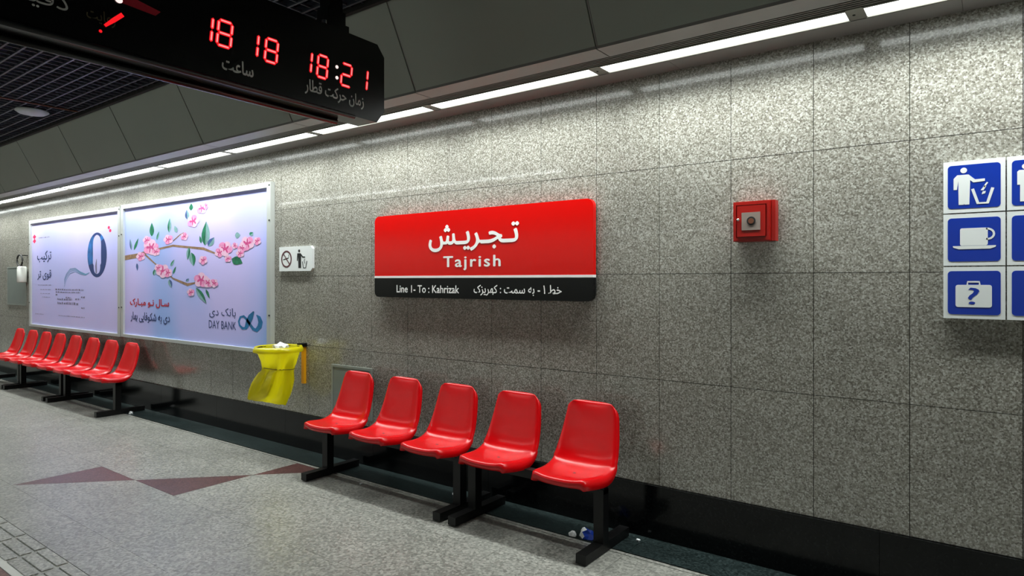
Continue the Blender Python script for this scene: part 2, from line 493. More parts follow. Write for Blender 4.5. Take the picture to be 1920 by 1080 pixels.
# long grid bars along the platform, each a piece
bm = bmesh.new(); box(bm, X0, X1, -0.007, 0.007, 3.14, 3.19)
gb = link_mesh('grid_bar', bm, 'grid', ceil, loc=(0, -0.87, 0))
for i in range(1, 40): shared('grid_bar', gb, ceil, (0, -0.87 - 0.1035 * i, 0))
bm = bmesh.new()
x = X0 + 0.1
while x < X1:
    box(bm, x - 0.004, x + 0.004, -5.0, -0.82, 3.145, 3.160); x += 0.1035
o = link_mesh('cross_bars', bm, 'grid', ceil); tag(o, kind='stuff')
bm = bmesh.new()
box(bm, X0, X1, -0.835, -0.805, 3.12, 3.2)
link_mesh('edge_angle', bm, 'recess', ceil)
# sloped panels between grid and cove
BX, BW = -1.608, 1.285
pb = Vector((0, -0.555, 2.655)); pt = Vector((0, -0.80, 3.145))
bm = bmesh.new()
g = 0.008
vs = []
nrm = Vector((0, -(pt.z - pb.z), (pt.y - pb.y))).normalized() * -1
for dd in (0, 0.012):
    for (xx, pp) in ((g, pb), (BW - g, pb), (BW - g, pt), (g, pt)):
        vs.append(bm.verts.new((xx, pp.y + nrm.y * dd, pp.z + nrm.z * dd)))
for f in ((0, 1, 2, 3), (7, 6, 5, 4), (0, 4, 5, 1), (1, 5, 6, 2), (2, 6, 7, 3), (3, 7, 4, 0)): bm.faces.new([vs[i] for i in f])
cp = link_mesh('ceiling_panel', bm, 'panel', ceil); first = True
# soffit piece: flange from the sloped panel to the louvre
bm = bmesh.new(); box(bm, g * 0.5, BW - g * 0.5, -0.555, -0.415, 2.64, 2.655); bevel(bm, 0.002)
sf = link_mesh('soffit_panel', bm, 'flange', ceil)
kk = [k for k in range(-17, 4) if BX + BW * k > X0 and BX + BW * (k + 1) < X1 + 0.3]
for k in kk:
    loc = (BX + BW * k, 0, 0)
    if first: cp.location = loc; sf.location = loc; first = False
    else: shared('ceiling_panel', cp, ceil, loc); shared('soffit_panel', sf, ceil, loc)
# pale edge bead down each panel joint
bm = bmesh.new()
o1 = Vector((0, 0.010, 0.004))
tube(bm, [pb + Vector((0, 0.012, 0)), pt + Vector((0, 0.012, 0))], 0.007, 6)
jb = link_mesh('joint_strip', bm, 'flange', ceil, loc=(BX + BW * kk[0], 0, 0))
for k in kk[1:]: shared('joint_strip', jb, ceil, (BX + BW * k, 0, 0))
# closing boards behind (dark), louvre slats, wall side soffit
bm = bmesh.new(); box(bm, X0, X1, -0.78, -0.0, 3.19, 3.21); box(bm, X0, X1, -0.35, -0.33, 2.70, 3.19); link_mesh('cove_back', bm, 'recess', ceil)
bm = bmesh.new()
for yy in (-0.318, -0.340, -0.362, -0.384, -0.406): box(bm, X0, X1, yy - 0.006, yy + 0.002, 2.645, 2.665)
o = link_mesh('louvre', bm, 'slat', ceil)
bm = bmesh.new(); box(bm, 0.001, BW - 0.001, -0.168, 0.0, 2.64, 2.652); bevel(bm, 0.001)
ws = link_mesh('wall_soffit', bm, 'flange', ceil, loc=(BX + 0.22 + BW * kk[0], 0, 0))
for k in kk[1:]: shared('wall_soffit', ws, ceil, (BX + 0.22 + BW * k, 0, 0))

# ---------------------------------------------------------------- strip lights in the cove
m, nt, b = new_mat('lamp_diffuser')
b.inputs['Emission Color'].default_value = (0.93, 1.0, 0.97, 1)
b.inputs['Emission Strength'].default_value = LAMP
M['diffuser'] = m
m, nt, b = new_mat('lamp_diffuser_far')
b.inputs['Emission Color'].default_value = (0.93, 1.0, 0.97, 1)
b.inputs['Emission Strength'].default_value = LAMP
M['diffuser2'] = m
def strip_area(name, parent, loc, lx, ly, watts, spread):
    ld = LIGHTS.get(name)
    if ld is None:
        ld = bpy.data.lights.new(name, 'AREA'); ld.shape = 'RECTANGLE'; ld.size = lx; ld.size_y = ly
        ld.energy = watts; ld.spread = math.radians(spread); ld.color = (0.94, 1.0, 0.96); LIGHTS[name] = ld
    o = bpy.data.objects.new(name, ld); C.objects.link(o); o.parent = parent; o.location = loc
    return o
LIGHTS = {}
def light_fixture():
    t = empty('strip_light', (0, 0, 0))
    w = 1.215
    bm = bmesh.new(); box(bm, 0, w, -0.292, -0.183, 2.645, 2.65); link_mesh('diffuser', bm, 'diffuser', t)
    bm = bmesh.new()
    box(bm, -0.005, w + 0.005, -0.180, -0.170, 2.64, 2.71); box(bm, -0.005, w + 0.005, -0.305, -0.295, 2.64, 2.71)
    box(bm, -0.005, w + 0.005, -0.305, -0.170, 2.705, 2.712)
    link_mesh('housing', bm, 'reflector', t)
    for xa, xb in ((-0.037, -0.0), (w, w + 0.037)):
        bm = bmesh.new(); box(bm, xa, xb, -0.305, -0.170, 2.643, 2.66); link_mesh('end_plate', bm, 'reflector', t)
    strip_area('tube_light', t, (w / 2, -0.2375, 2.642), w, 0.105, COVE_W, 126)
    bm = bmesh.new(); tube(bm, [(w + 0.028, -0.235, 2.644), (w + 0.028, -0.235, 2.6405)], 0.006, 8); link_mesh('screw', bm, 'recess', t)
    return t
def copy_thing(root, loc, rz=None):
    r = root.copy(); C.objects.link(r); r.location = loc
    if rz is not None: r.rotation_euler = (0, 0, rz)
    for ch in list(root.children):
        c = ch.copy(); C.objects.link(c); c.parent = r
        for g2 in ch.children:
            d = g2.copy(); C.objects.link(d); d.parent = c
    return r
ordinal = ['', 'second', 'third', 'fourth', 'fifth', 'sixth', 'seventh', 'eighth', 'ninth', 'tenth', 'eleventh', 'twelfth', 'thirteenth', 'fourteenth', 'fifteenth', 'sixteenth', 'seventeenth', 'eighteenth']
lab = {0: 'lit strip light at the top right corner, cut off by the picture edge',
       1: 'longest lit strip light in the cove, ending above the red alarm box',
       2: 'lit strip light in the cove above the right part of the red station sign',
       3: 'lit strip light partly hidden behind the corner of the hanging clock display'}
fx = light_fixture(); lastx = None
i = 0
LP = 1.2885
while True:
    x = -0.483 + 0.0365 - LP * i
    if x < X0 + 0.1: break
    t = fx if i == 0 else copy_thing(fx, (x, 0, 0))
    t.location = (x, 0, 0)
    tag(t, lab.get(i, 'lit fluorescent strip light in the cove, %s one counting from the right edge' % (ordinal[i] if i < len(ordinal) else 'last')), 'light', 'strip lights in the cove above the wall')
    i += 1
for q in (1, 2):
    x = -0.483 + 0.0365 + LP * q
    if x + 1.3 < X1:
        t = copy_thing(fx, (x, 0, 0)); tag(t, 'fluorescent strip light outside the picture, beyond its right edge, %s' % ('nearest' if q == 1 else 'farthest'), 'light', 'strip lights in the cove above the wall')
# the same fittings over the opposite side of the station
bm = bmesh.new(); box(bm, 0, 1.215, -0.07, 0.07, 0, 0.02)
dsrc = None
for k in range(18):
    x = X0 + 0.4 + 1.35 * k
    t = empty('strip_light', (x, -10.8, 2.6))
    tag(t, 'fluorescent strip light over the far side of the tracks, %s from the far end' % (ordinal[k] or 'first'), 'light', 'strip lights over the far side')
    if dsrc is None: dsrc = link_mesh('diffuser', bm, 'diffuser2', t)
    else: shared('diffuser', dsrc, t)
    strip_area('far_tube_light', t, (0.6, 0, -0.004), 1.2, 0.13, FAR_W, 170)
    bmh = bmesh.new(); box(bmh, -0.02, 1.235, -0.09, 0.09, 0.02, 0.06); link_mesh('housing', bmh, 'reflector', t)
# and a row over the platform edge, behind the viewer
esrc = None
for k in range(13):
    x = X0 + 0.4 + 1.35 * k
    t = empty('strip_light', (x, -4.6, 3.08))
    tag(t, 'fluorescent strip light over the platform edge, %s from the far end' % (ordinal[k] or 'first'), 'light', 'strip lights over the platform edge')
    if esrc is None: esrc = dsrc.copy(); C.objects.link(esrc); esrc.parent = t
    else: shared('diffuser', esrc, t)
    strip_area('edge_tube_light', t, (0.6, 0, -0.004), 1.2, 0.13, EDGE_W, 170)
    bmh = bmesh.new(); box(bmh, -0.02, 1.235, -0.09, 0.09, 0.02, 0.05); link_mesh('housing', bmh, 'reflector', t)

# ---------------------------------------------------------------- station name sign
t = empty('station_sign', (-2.88, 0, 1.33)); tag(t, 'large red and black station name board with white lettering on the wall', 'sign')
INV = Matrix.Translation((2.88, 0, -1.33))
def reparent(o, root):
    """keep world coordinates of a mesh built at world position under a root empty that is not at the origin"""
    o.parent = root; o.matrix_parent_inverse = Matrix.Translation(-root.location)
SX0, SX1, SZ0, SZ1 = -3.85, -1.915, 1.342, 1.962
bm = bmesh.new(); prism(bm, WALL, rrect(SX0, SX1, SZ0, SZ1, 0.045, 6), 0.012, 0.045); bevel(bm, 0.002)
o = link_mesh('board', bm, 'redsign'); reparent(o, t)
full = rrect(SX0, SX1, SZ0, SZ1, 0.045, 6)
low = [(a, min(b_, 1.488)) for a, b_ in full if b_ < 1.5] + [(SX1, 1.488), (SX0, 1.488)]
low = [(a, b_) for a, b_ in full if b_ < 1.45]
low = sorted([p for p in low if p[0] < -2.9], key=lambda p: -p[1]) + sorted([p for p in low if p[0] > -2.9], key=lambda p: p[1])
low = [(SX0 - 0.0006, 1.488)] + [(a + (-0.0006 if a < -2.9 else 0.0006), b_ - 0.0004) for a, b_ in low] + [(SX1 + 0.0006, 1.488)]
bm = bmesh.new(); prism(bm, WALL, low, 0.0115, 0.0462); o = link_mesh('black_band', bm, 'blacksign'); reparent(o, t)
bm = bmesh.new(); prism(bm, WALL, [(SX0 - 0.0008, 1.487), (SX1 + 0.0008, 1.487), (SX1 + 0.0008, 1.503), (SX0 - 0.0008, 1.503)], 0.0115, 0.0466); o = link_mesh('white_line', bm, 'whiteprint'); reparent(o, t)
for nm, body, x0, x1, z0, z1, bo, sp in (
        ('persian_lettering', shape_fa('تـجـریـش'), -3.271, -2.462, 1.672, 1.862, 0.022, 1.0),
        ('latin_lettering', 'Tajrish', -3.128, -2.612, 1.538, 1.640, 0.022, 1.22),
        ('direction_lettering', 'Line 1- To : Kahrizak', -3.604, -2.978, 1.378, 1.434, 0.016, 1.0),
        ('persian_direction_lettering', shape_fa('خط ۱ - به سمت : کهریزک'), -2.846, -2.136, 1.366, 1.440, 0.016, 1.0)):
    o = lettering(nm, body, WALL, x0, x1, z0, z1, 0.0472, 'whiteprint', None, bo, sp); reparent(o, t)
for sx in (-3.6, -2.2):
    bm = bmesh.new(); box(bm, sx - 0.03, sx + 0.03, -0.013, 0.001, 1.40, 1.90); o = link_mesh('mounting_bar', bm, 'steel2'); reparent(o, t)

# ---------------------------------------------------------------- red alarm box
t = empty('alarm_box', (-0.98, 0, 1.67)); tag(t, 'small red metal fire alarm box with a grey window on the wall', 'alarm box')
bm = bmesh.new(); box(bm, -1.075, -0.888, -0.07, 0.0, 1.668, 1.872); bevel(bm, 0.005, 2); o = link_mesh('case', bm, 'firered'); reparent(o, t)
bm = bmesh.new()
frame_ring(bm, WALL, [(-1.072, 1.672), (-0.892, 1.672), (-0.892, 1.868), (-1.072, 1.868)], [(-1.058, 1.686), (-0.906, 1.686), (-0.906, 1.854), (-1.058, 1.854)], 0.069, 0.080)
prism(bm, WALL, [(-1.052, 1.692), (-0.912, 1.692), (-0.912, 1.848), (-1.052, 1.848)], 0.069, 0.084)
o = link_mesh('door', bm, 'firered'); reparent(o, t)
bm = bmesh.new(); prism(bm, WALL, [(-1.028, 1.724), (-0.936, 1.724), (-0.936, 1.814), (-1.028, 1.814)], 0.083, 0.0865); bevel(bm, 0.001); w_ = link_mesh('window', bm, 'firegrey'); reparent(w_, t)
bm = bmesh.new(); prism(bm, WALL, ellipse(-0.980, 1.770, 0.022, 0.022, 24), 0.0865, 0.0885); o = link_mesh('push_button', bm, 'recess'); reparent(o, t)
bm = bmesh.new(); prism(bm, WALL, ellipse(-0.980, 1.770, 0.014, 0.014, 24), 0.088, 0.0905); o = link_mesh('button_centre', bm, 'conduit'); reparent(o, t)
bm = bmesh.new(); bmesh.ops.create_uvsphere(bm, u_segments=12, v_segments=8, radius=0.008, matrix=Matrix.Translation((-1.044, -0.092, 1.778))); o = link_mesh('lock_knob', bm, 'chrome', smooth=True); reparent(o, t)
bm = bmesh.new(); box(bm, -0.886, -0.868, -0.066, -0.012, 1.668, 1.872); bevel(bm, 0.004, 2); o = link_mesh('hinge_side', bm, 'firered'); reparent(o, t)

# ---------------------------------------------------------------- blue pictogram plates
def man(bm, cx, z0, s, pl=WALL, d0=0.03, d1=0.0312):
    """standing figure, s = height"""
    prism(bm, pl, ellipse(cx, z0 + s * 0.93, s * 0.072, s * 0.072, 16), d0, d1)
    prism(bm, pl, [(cx - s * .13, z0 + s * .84), (cx + s * .13, z0 + s * .84), (cx + s * .17, z0 + s * .80), (cx + s * .17, z0 + s * .45),
                   (cx + s * .11, z0 + s * .45), (cx + s * .11, z0), (cx + s * .01, z0), (cx, z0 + s * .02), (cx - s * .01, z0), (cx - s * .11, z0), (cx - s * .11, z0 + s * .45), (cx - s * .17, z0 + s * .45), (cx - s * .17, z0 + s * .80)], d0, d1)
def sign_plate(x0, z0, label, kind_):
    W_, H_ = 0.2165, 0.2235
    t = empty('pictogram_sign', (x0 + W_ / 2, 0, z0)); tag(t, label, 'sign', 'blue pictogram signs at the right edge')
    bm = bmesh.new(); box(bm, x0, x0 + W_, -0.028, 0, z0, z0 + H_); bevel(bm, 0.0015); o = link_mesh('plate', bm, 'whiteplate'); reparent(o, t)
    bm = bmesh.new(); prism(bm, WALL, rrect(x0 + 0.016, x0 + W_ - 0.016, z0 + 0.018, z0 + H_ - 0.018, 0.014), 0.0275, 0.0290); o = link_mesh('blue_face', bm, 'bluesign'); reparent(o, t)
    bm = bmesh.new(); D = (0.0288, 0.0300)
    if kind_ == 'litter':
        prism(bm, WALL, ellipse(x0 + 0.073, z0 + 0.182, 0.012, 0.012, 18), *D)
        prism(bm, WALL, [(x0 + .050, z0 + .163), (x0 + .090, z0 + .163), (x0 + .113, z0 + .140), (x0 + .147, z0 + .141), (x0 + .147, z0 + .130), (x0 + .107, z0 + .127),
                         (x0 + .096, z0 + .138), (x0 + .093, z0 + .034), (x0 + .076, z0 + .034), (x0 + .0745, z0 + .038), (x0 + .073, z0 + .034), (x0 + .055, z0 + .034), (x0 + .054, z0 + .138), (x0 + .049, z0 + .100), (x0 + .037, z0 + .100), (x0 + .037, z0 + .148)], *D)
        stroke(bm, WALL, [(x0 + .104, z0 + .100), (x0 + .123, z0 + .037), (x0 + .156, z0 + .037), (x0 + .174, z0 + .100)], 0.011, *D)
        prism(bm, WALL, [(x0 + .132, z0 + .092), (x0 + .146, z0 + .112), (x0 + .152, z0 + .108), (x0 + .142, z0 + .090)], *D)
        prism(bm, WALL, [(x0 + .136, z0 + .074), (x0 + .148, z0 + .078), (x0 + .150, z0 + .088), (x0 + .139, z0 + .086)], *D)
        stroke(bm, WALL, [(x0 + .156, z0 + .124), (x0 + .143, z0 + .104)], 0.006, *D)
    elif kind_ == 'cup':
        prism(bm, WALL, rrect(x0 + .060, x0 + .157, z0 + .086, z0 + .161, 0.007, 3), *D)
        pts = [(x0 + .155 + .023 * math.cos(a), z0 + .134 + .022 * math.sin(a)) for a in [math.radians(q) for q in range(-100, 101, 20)]]
        stroke(bm, WALL, pts, 0.008, *D)
        prism(bm, WALL, [(x0 + .034, z0 + .085), (x0 + .036, z0 + .078), (x0 + .055, z0 + .071), (x0 + .165, z0 + .071), (x0 + .183, z0 + .078), (x0 + .185, z0 + .085)], *D)
    elif kind_ == 'case':
        prism(bm, WALL, rrect(x0 + .044, x0 + .171, z0 + .050, z0 + .146, 0.009, 3), *D)
        stroke(bm, WALL, [(x0 + .086, z0 + .145), (x0 + .087, z0 + .159), (x0 + .128, z0 + .159), (x0 + .129, z0 + .145)], 0.007, *D)
    elif kind_ == 'man':
        man(bm, x0 + 0.06, z0 + 0.034, 0.155, WALL, *D)
    if len(bm.faces):
        o = link_mesh('pictogram', bm, 'whiteplate'); reparent(o, t)
    else: bm.free()
    if kind_ == 'case':
        o = lettering('question_mark', '?', WALL, x0 + .088, x0 + .128, z0 + .062, z0 + .134, 0.0306, 'bluesign', None, 0.0); reparent(o, t)
    return t
for (x0, nm) in ((-0.173, ''), (0.0485, 'r')):
    for z0, kd in ((1.7615, 'litter'), (1.5325, 'cup'), (1.3035, 'case')):
        if nm == '':
            L_ = {'litter': 'blue sign with white figure dropping litter in a bin', 'cup': 'blue sign with a white cup on a saucer', 'case': 'blue sign with a white suitcase bearing a question mark'}[kd]
            sign_plate(x0, z0, L_, kd)
        else:
            L_ = {'litter': 'blue sign with a white figure, cut off by the right edge, top of its column', 'cup': 'blue sign cut off by the right edge, right of the cup sign', 'case': 'blue sign cut off by the right edge, right of the suitcase sign'}[kd]
            sign_plate(x0, z0, L_, 'man' if kd == 'litter' else 'none')

# ---------------------------------------------------------------- small white sign: no smoking, use the bin
t = empty('notice_sign', (-4.92, 0, 1.55)); tag(t, 'small white sign with no smoking and litter bin pictograms', 'sign')
bm = bmesh.new(); prism(bm, WALL, [(-5.150, 1.551), (-4.690, 1.551), (-4.668, 1.575), (-4.668, 1.745), (-4.690, 1.767), (-5.150, 1.767)], 0.0, 0.022); bevel(bm, 0.001); o = link_mesh('plate', bm, 'whiteplate'); reparent(o, t)
bm = bmesh.new(); ro = ellipse(-5.040, 1.659, 0.078, 0.075, 28); ri = ellipse(-5.040, 1.659, 0.064, 0.063, 28); frame_ring(bm, WALL, ro, ri, 0.021, 0.0235)
stroke(bm, WALL, [(-5.085, 1.708), (-4.990, 1.610)], 0.010, 0, 0.0236)
o = link_mesh('prohibition_ring', bm, 'ringdark'); reparent(o, t)
bm = bmesh.new(); prism(bm, WALL, [(-5.088, 1.650), (-5.008, 1.664), (-5.006, 1.672), (-5.086, 1.658)], 0.021, 0.0228); stroke(bm, WALL, [(-5.0, 1.676), (-5.012, 1.688), (-4.998, 1.70)], 0.005, 0, 0.0228)
o = link_mesh('cigarette', bm, 'blackprint'); reparent(o, t)
bm = bmesh.new()
prism(bm, WALL, ellipse(-4.853, 1.727, 0.014, 0.013, 14), 0.021, 0.023)
prism(bm, WALL, [(-4.880, 1.706), (-4.832, 1.706), (-4.800, 1.678), (-4.770, 1.676), (-4.770, 1.667), (-4.806, 1.667), (-4.826, 1.684), (-4.826, 1.577), (-4.864, 1.577), (-4.868, 1.684), (-4.874, 1.640), (-4.886, 1.640)], 0.021, 0.023)
o = link_mesh('figure', bm, 'blackprint'); reparent(o, t)
bm = bmesh.new(); stroke(bm, WALL, [(-4.806, 1.634), (-4.793, 1.578), (-4.760, 1.578), (-4.742, 1.636)], 0.009, 0, 0.023); stroke(bm, WALL, [(-4.770, 1.655), (-4.782, 1.64), (-4.770, 1.615)], 0.007, 0, 0.023)
o = link_mesh('bin_symbol', bm, 'blackprint'); reparent(o, t)

# ---------------------------------------------------------------- billboards
def billboard(x0, x1, z0, z1, label, pm):
    t = empty('billboard', ((x0 + x1) / 2, 0, z0)); tag(t, label, 'billboard')
    bm = bmesh.new(); box(bm, x0 + .01, x1 - .01, -0.024, 0.0, z0 + .01, z1 - .01); po = link_mesh('poster', bm, pm); reparent(po, t)
    w = 0.062; D = 0.045
    for nm, pts in (('frame_rail', [(x0, z0), (x1, z0), (x1 - w, z0 + w * .55), (x0 + w, z0 + w * .55)]), ('frame_rail', [(x0, z1), (x1, z1), (x1 - w, z1 - w * .8), (x0 + w, z1 - w * .8)]),
                    ('frame_rail', [(x0, z0), (x0 + w, z0 + w * .55), (x0 + w, z1 - w * .8), (x0, z1)]), ('frame_rail', [(x1, z0), (x1 - w, z0 + w * .55), (x1 - w, z1 - w * .8), (x1, z1)])):
        bm = bmesh.new(); prism(bm, WALL, pts, 0.001, D); bevel(bm, 0.006, 2); r_ = link_mesh(nm, bm, 'alu'); reparent(r_, t)
    for (sx, sz) in ((x1 - .02, z0 + .35), (x1 - .02, z1 - .35), (x1 - .02, z1 - .03), (x0 + .02, z0 + .35), (x0 + .02, z1 - .35)):
        bm = bmesh.new(); prism(bm, WALL, ellipse(sx, sz, 0.012, 0.008, 10), D - .001, D + .003); s_ = link_mesh('screw', bm, 'recess'); reparent(s_, t)
    return t, po
def sub(o, po):
    o.parent = po; o.matrix_parent_inverse = po.matrix_parent_inverse.copy() if False else Matrix.Translation(-po.parent.location) if False else Matrix.Identity(4)
    return o
tb, pB = billboard(-8.335, -5.25, 0.800, 2.366, 'large silver framed billboard with pink blossom branches on pale blue', 'posterA')
ts, pS = billboard(-11.42, -8.365, 0.795, 2.352, 'far silver framed billboard with a blue oval ring on pale lilac', 'posterB')
PD = 0.0245
# blossom poster
BR1 = [(-8.275, 1.737), (-7.939, 1.757), (-7.748, 1.787), (-7.399, 1.821), (-7.104, 1.845), (-6.775, 1.818), (-6.463, 1.793), (-6.241, 1.741)]
BR2 = [(-7.767, 1.77), (-7.507, 1.653), (-7.311, 1.583), (-7.104, 1.49), (-6.791, 1.425), (-6.586, 1.449)]
TW = [(-7.104, 1.895), (-6.953, 1.955), (-6.871, 1.975)]
bm = bmesh.new()
stroke(bm, WALL, BR1, [.055, .05, .035, .022, .022, .022, .026, .016], 0, PD + .0002)
stroke(bm, WALL, BR2, [.022, .018, .02, .018, .030, .012], 0, PD + .0003)
stroke(bm, WALL, TW, [.012, .012, .008], 0, PD + .0003)
sub(link_mesh('printed_branch', bm, 'twig'), pB)
LV = [((-7.591, 1.964), (-7.591, 2.119), 0.049, 0), ((-7.189, 1.989), (-7.172, 2.147), 0.039, 0), ((-8.097, 1.823), (-8.137, 1.96), 0.028, 1), ((-8.037, 1.822), (-7.92, 1.96), 0.028, 0), ((-7.471, 1.917), (-7.417, 2.017), 0.025, 0), ((-6.433, 1.823), (-6.409, 2.071), 0.073, 0), ((-6.509, 1.849), (-6.539, 1.929), 0.021, 0), ((-6.373, 1.814), (-6.255, 1.902), 0.053, 1), ((-6.791, 2.109), (-6.807, 2.214), 0.039, 1), ((-6.717, 2.2), (-6.711, 2.272), 0.035, 0), ((-6.759, 1.818), (-6.791, 1.682), 0.035, 0), ((-6.711, 1.761), (-6.664, 1.616), 0.059, 0), ((-5.93, 1.681), (-5.742, 1.633), 0.07, 0), ((-5.876, 1.902), (-5.781, 1.905), 0.05, 2), ((-5.619, 1.894), (-5.56, 1.92), 0.035, 0), ((-7.959, 1.669), (-7.947, 1.58), 0.025, 1), ((-7.544, 1.525), (-7.507, 1.602), 0.034, 0), ((-7.155, 1.623), (-7.07, 1.696), 0.024, 0), ((-7.104, 1.539), (-7.037, 1.621), 0.018, 0), ((-7.189, 1.481), (-7.131, 1.39), 0.039, 1), ((-6.617, 1.394), (-6.403, 1.232), 0.048, 0), ((-6.418, 1.379), (-6.343, 1.287), 0.022, 0), ((-6.823, 1.46), (-6.759, 1.489), 0.02, 1), ((-7.02, 1.982), (-7.063, 2.058), 0.035, 2)]
SXF = 1.9
for i, (a, b_, w, c) in enumerate(LV):
    bm = bmesh.new(); n = 6
    dx, dz = (b_[0] - a[0]) / SXF, b_[1] - a[1]
    l = math.hypot(dx, dz); px, pz = -dz / l, dx / l
    w *= 1.2
    Lp, Rp, Cp = [], [], []
    for k in range(n + 1):
        s = k / n
        ww = w / 2 * math.sin(PI * s ** 0.8)
        cx, cz = a[0] + (b_[0] - a[0]) * s, a[1] + dz * s
        Lp.append((cx + px * ww * SXF, cz + pz * ww)); Rp.append((cx - px * ww * SXF, cz - pz * ww)); Cp.append((cx, cz))
    dep = PD + .0005 + i * .00002
    for k in range(n):
        for A_, mi in ((Lp, 0), (Rp, 1)):
            q = [bm.verts.new(WALL.P(x, z, dep)) for x, z in (A_[k], A_[k + 1], Cp[k + 1], Cp[k])]
            bm.faces.new(q).material_index = mi
    bmesh.ops.remove_doubles(bm, verts=bm.verts, dist=1e-6)
    mm = [('leafg', 'leafp'), ('leafb', 'leafp'), ('leafp', 'leafp')][c]
    if i % 3 == 0: mm = (mm[0], mm[0])
    sub(link_mesh('printed_leaf', bm, list(mm)), pB)
FL = [((-7.617, 1.844), 0.177, 0.083), ((-7.489, 1.789), 0.094, 0.044), ((-7.71, 1.926), 0.097, 0.046), ((-7.862, 1.746), 0.108, 0.049), ((-7.207, 1.915), 0.103, 0.05), ((-6.855, 1.934), 0.078, 0.039), ((-6.494, 2.209), 0.107, 0.054), ((-6.409, 2.232), 0.054, 0.028), ((-6.673, 2.086), 0.119, 0.061), ((-6.055, 1.781), 0.13, 0.069), ((-6.154, 1.746), 0.086, 0.045), ((-5.999, 1.682), 0.062, 0.033), ((-5.876, 1.805), 0.054, 0.029), ((-5.663, 1.82), 0.115, 0.064), ((-5.75, 1.779), 0.074, 0.04), ((-5.781, 1.729), 0.069, 0.038), ((-5.496, 1.836), 0.063, 0.036), ((-7.329, 1.574), 0.148, 0.071), ((-7.213, 1.553), 0.097, 0.047), ((-7.435, 1.609), 0.086, 0.041), ((-6.509, 1.473), 0.14, 0.072), ((-6.373, 1.445), 0.09, 0.047), ((-6.255, 1.442), 0.076, 0.04), ((-6.717, 1.345), 0.076, 0.038), ((-6.469, 1.676), 0.082, 0.042)]
for i, ((cx, cz), rx, rz) in enumerate(FL):
    bm = bmesh.new(); dep = PD + .0012 + i * .00006
    def flat(pts, d, mi):
        bm.faces.new([bm.verts.new(WALL.P(a, b_, d)) for a, b_ in pts]).material_index = mi
    ph = random.uniform(0, 6); rx *= 1.12; rz *= 1.15
    for k in range(5):
        a = ph + 2 * PI * k / 5
        flat(ellipse(cx + rx * .5 * math.cos(a), cz + rz * .5 * math.sin(a), rx * .46, rz * .46, 12), dep + k * .000004, 0 if k % 2 else 2)
    for k in range(5):
        a = ph + 2 * PI * (k + .5) / 5
        flat(ellipse(cx + rx * .34 * math.cos(a), cz + rz * .34 * math.sin(a), rx * .20, rz * .16, 8, a), dep + .000025 + k * 1e-6, 1)
    flat(ellipse(cx, cz, rx * .2, rz * .2, 8), dep + .00004, 1)
    sub(link_mesh('printed_blossom', bm, ['petal', 'petal2', 'petal3']), pB)
LOGO = [(-5.552, 1.178), (-5.603, 1.127), (-5.65, 1.067), (-5.689, 1.015), (-5.742, 1.012), (-5.795, 1.039), (-5.808, 1.076), (-5.781, 1.118), (-5.723, 1.128), (-5.676, 1.102), (-5.624, 1.061), (-5.56, 1.013), (-5.509, 1.004), (-5.459, 1.039), (-5.441, 1.082), (-5.466, 1.124), (-5.509, 1.147)]
bm = bmesh.new(); stroke(bm, WALL, LOGO, [.014, .056, .056, .032, .024, .020, .020, .020, .022, .026, .026, .030, .036, .046, .048, .038, .006], 0, PD + .0006, sx=1.5)
sub(link_mesh('printed_logo', bm, 'logoblue'), pB)
for nm, body, x0, x1, z0, z1, mt, bo in (
        ('printed_headline', shape_fa('سـال نـو مبـارک'), -8.137, -7.189, 1.160, 1.262, 'redprint', 0.03),
        ('printed_subline', shape_fa('دی به شکوفایی بهار'), -8.12, -7.172, 0.985, 1.105, 'navyprint', 0.022),
        ('printed_bank_name', shape_fa('بانک دی'), -6.349, -5.862, 1.096, 1.198, 'navyprint', 0.0),
        ('printed_latin_name', 'DAY BANK', -6.36, -5.855, 0.990, 1.068, 'navyprint', 0.0)):
    sub(lettering(nm, body, WALL, x0, x1, z0, z1, PD + .0008, mt, None, bo), pB)
# pale poster with ring
bm = bmesh.new()
N_ = 40
for k in range(N_):
    a0, a1 = 2 * PI * k / N_, 2 * PI * (k + 1) / N_
    def pt_(a, inner):
        tw = 0.55 + 0.45 * abs(math.cos(a)) + 0.25 * (1 if math.sin(a) < -.5 else 0)
        rx, rz = 0.292, 0.282
        if inner: rx -= 0.14 * tw * abs(math.cos(a)) ** .7 + .03; rz -= 0.05 * tw
        return (-9.07 + rx * math.cos(a), 1.792 + rz * math.sin(a))
    vs = [bm.verts.new(WALL.P(*p, PD + .0004)) for p in (pt_(a0, 0), pt_(a1, 0), pt_(a1, 1), pt_(a0, 1))]
    f = bm.faces.new(vs); am = (a0 + a1) / 2
    f.material_index = 1 if (math.sin(am) < -.45 or math.cos(am) > .75 or math.sin(am) > .9) else 0
sub(link_mesh('printed_ring', bm, ['ring', 'navyprint']), pS)
bm = bmesh.new(); stroke(bm, WALL, [(-9.09, 1.56), (-9.10, 1.65), (-9.08, 1.74)], [.03, .05, .01], 0, PD + .0006); sub(link_mesh('printed_shadow', bm, 'greyprint'), pS)
SW = [(-10.137, 1.475), (-10.06, 1.555), (-9.932, 1.624), (-9.757, 1.632), (-9.586, 1.582), (-9.419, 1.552), (-9.303, 1.57)]
bm = bmesh.new()
for dz in (0, .022, .05, .09): stroke(bm, WALL, [(a, b_ - dz * (1 - i / 6)) for i, (a, b_) in enumerate(SW)], .007, 0, PD + .0005 + dz * .001)
sub(link_mesh('printed_swirl', bm, 'palebluep'), pS)
bm = bmesh.new()
for cz in (2.108, 2.045):
    bm.faces.new([bm.verts.new(WALL.P(a, b_, PD + .0005)) for a, b_ in ((-11.258, cz + .036), (-11.19, cz), (-11.258, cz - .036), (-11.33, cz))])
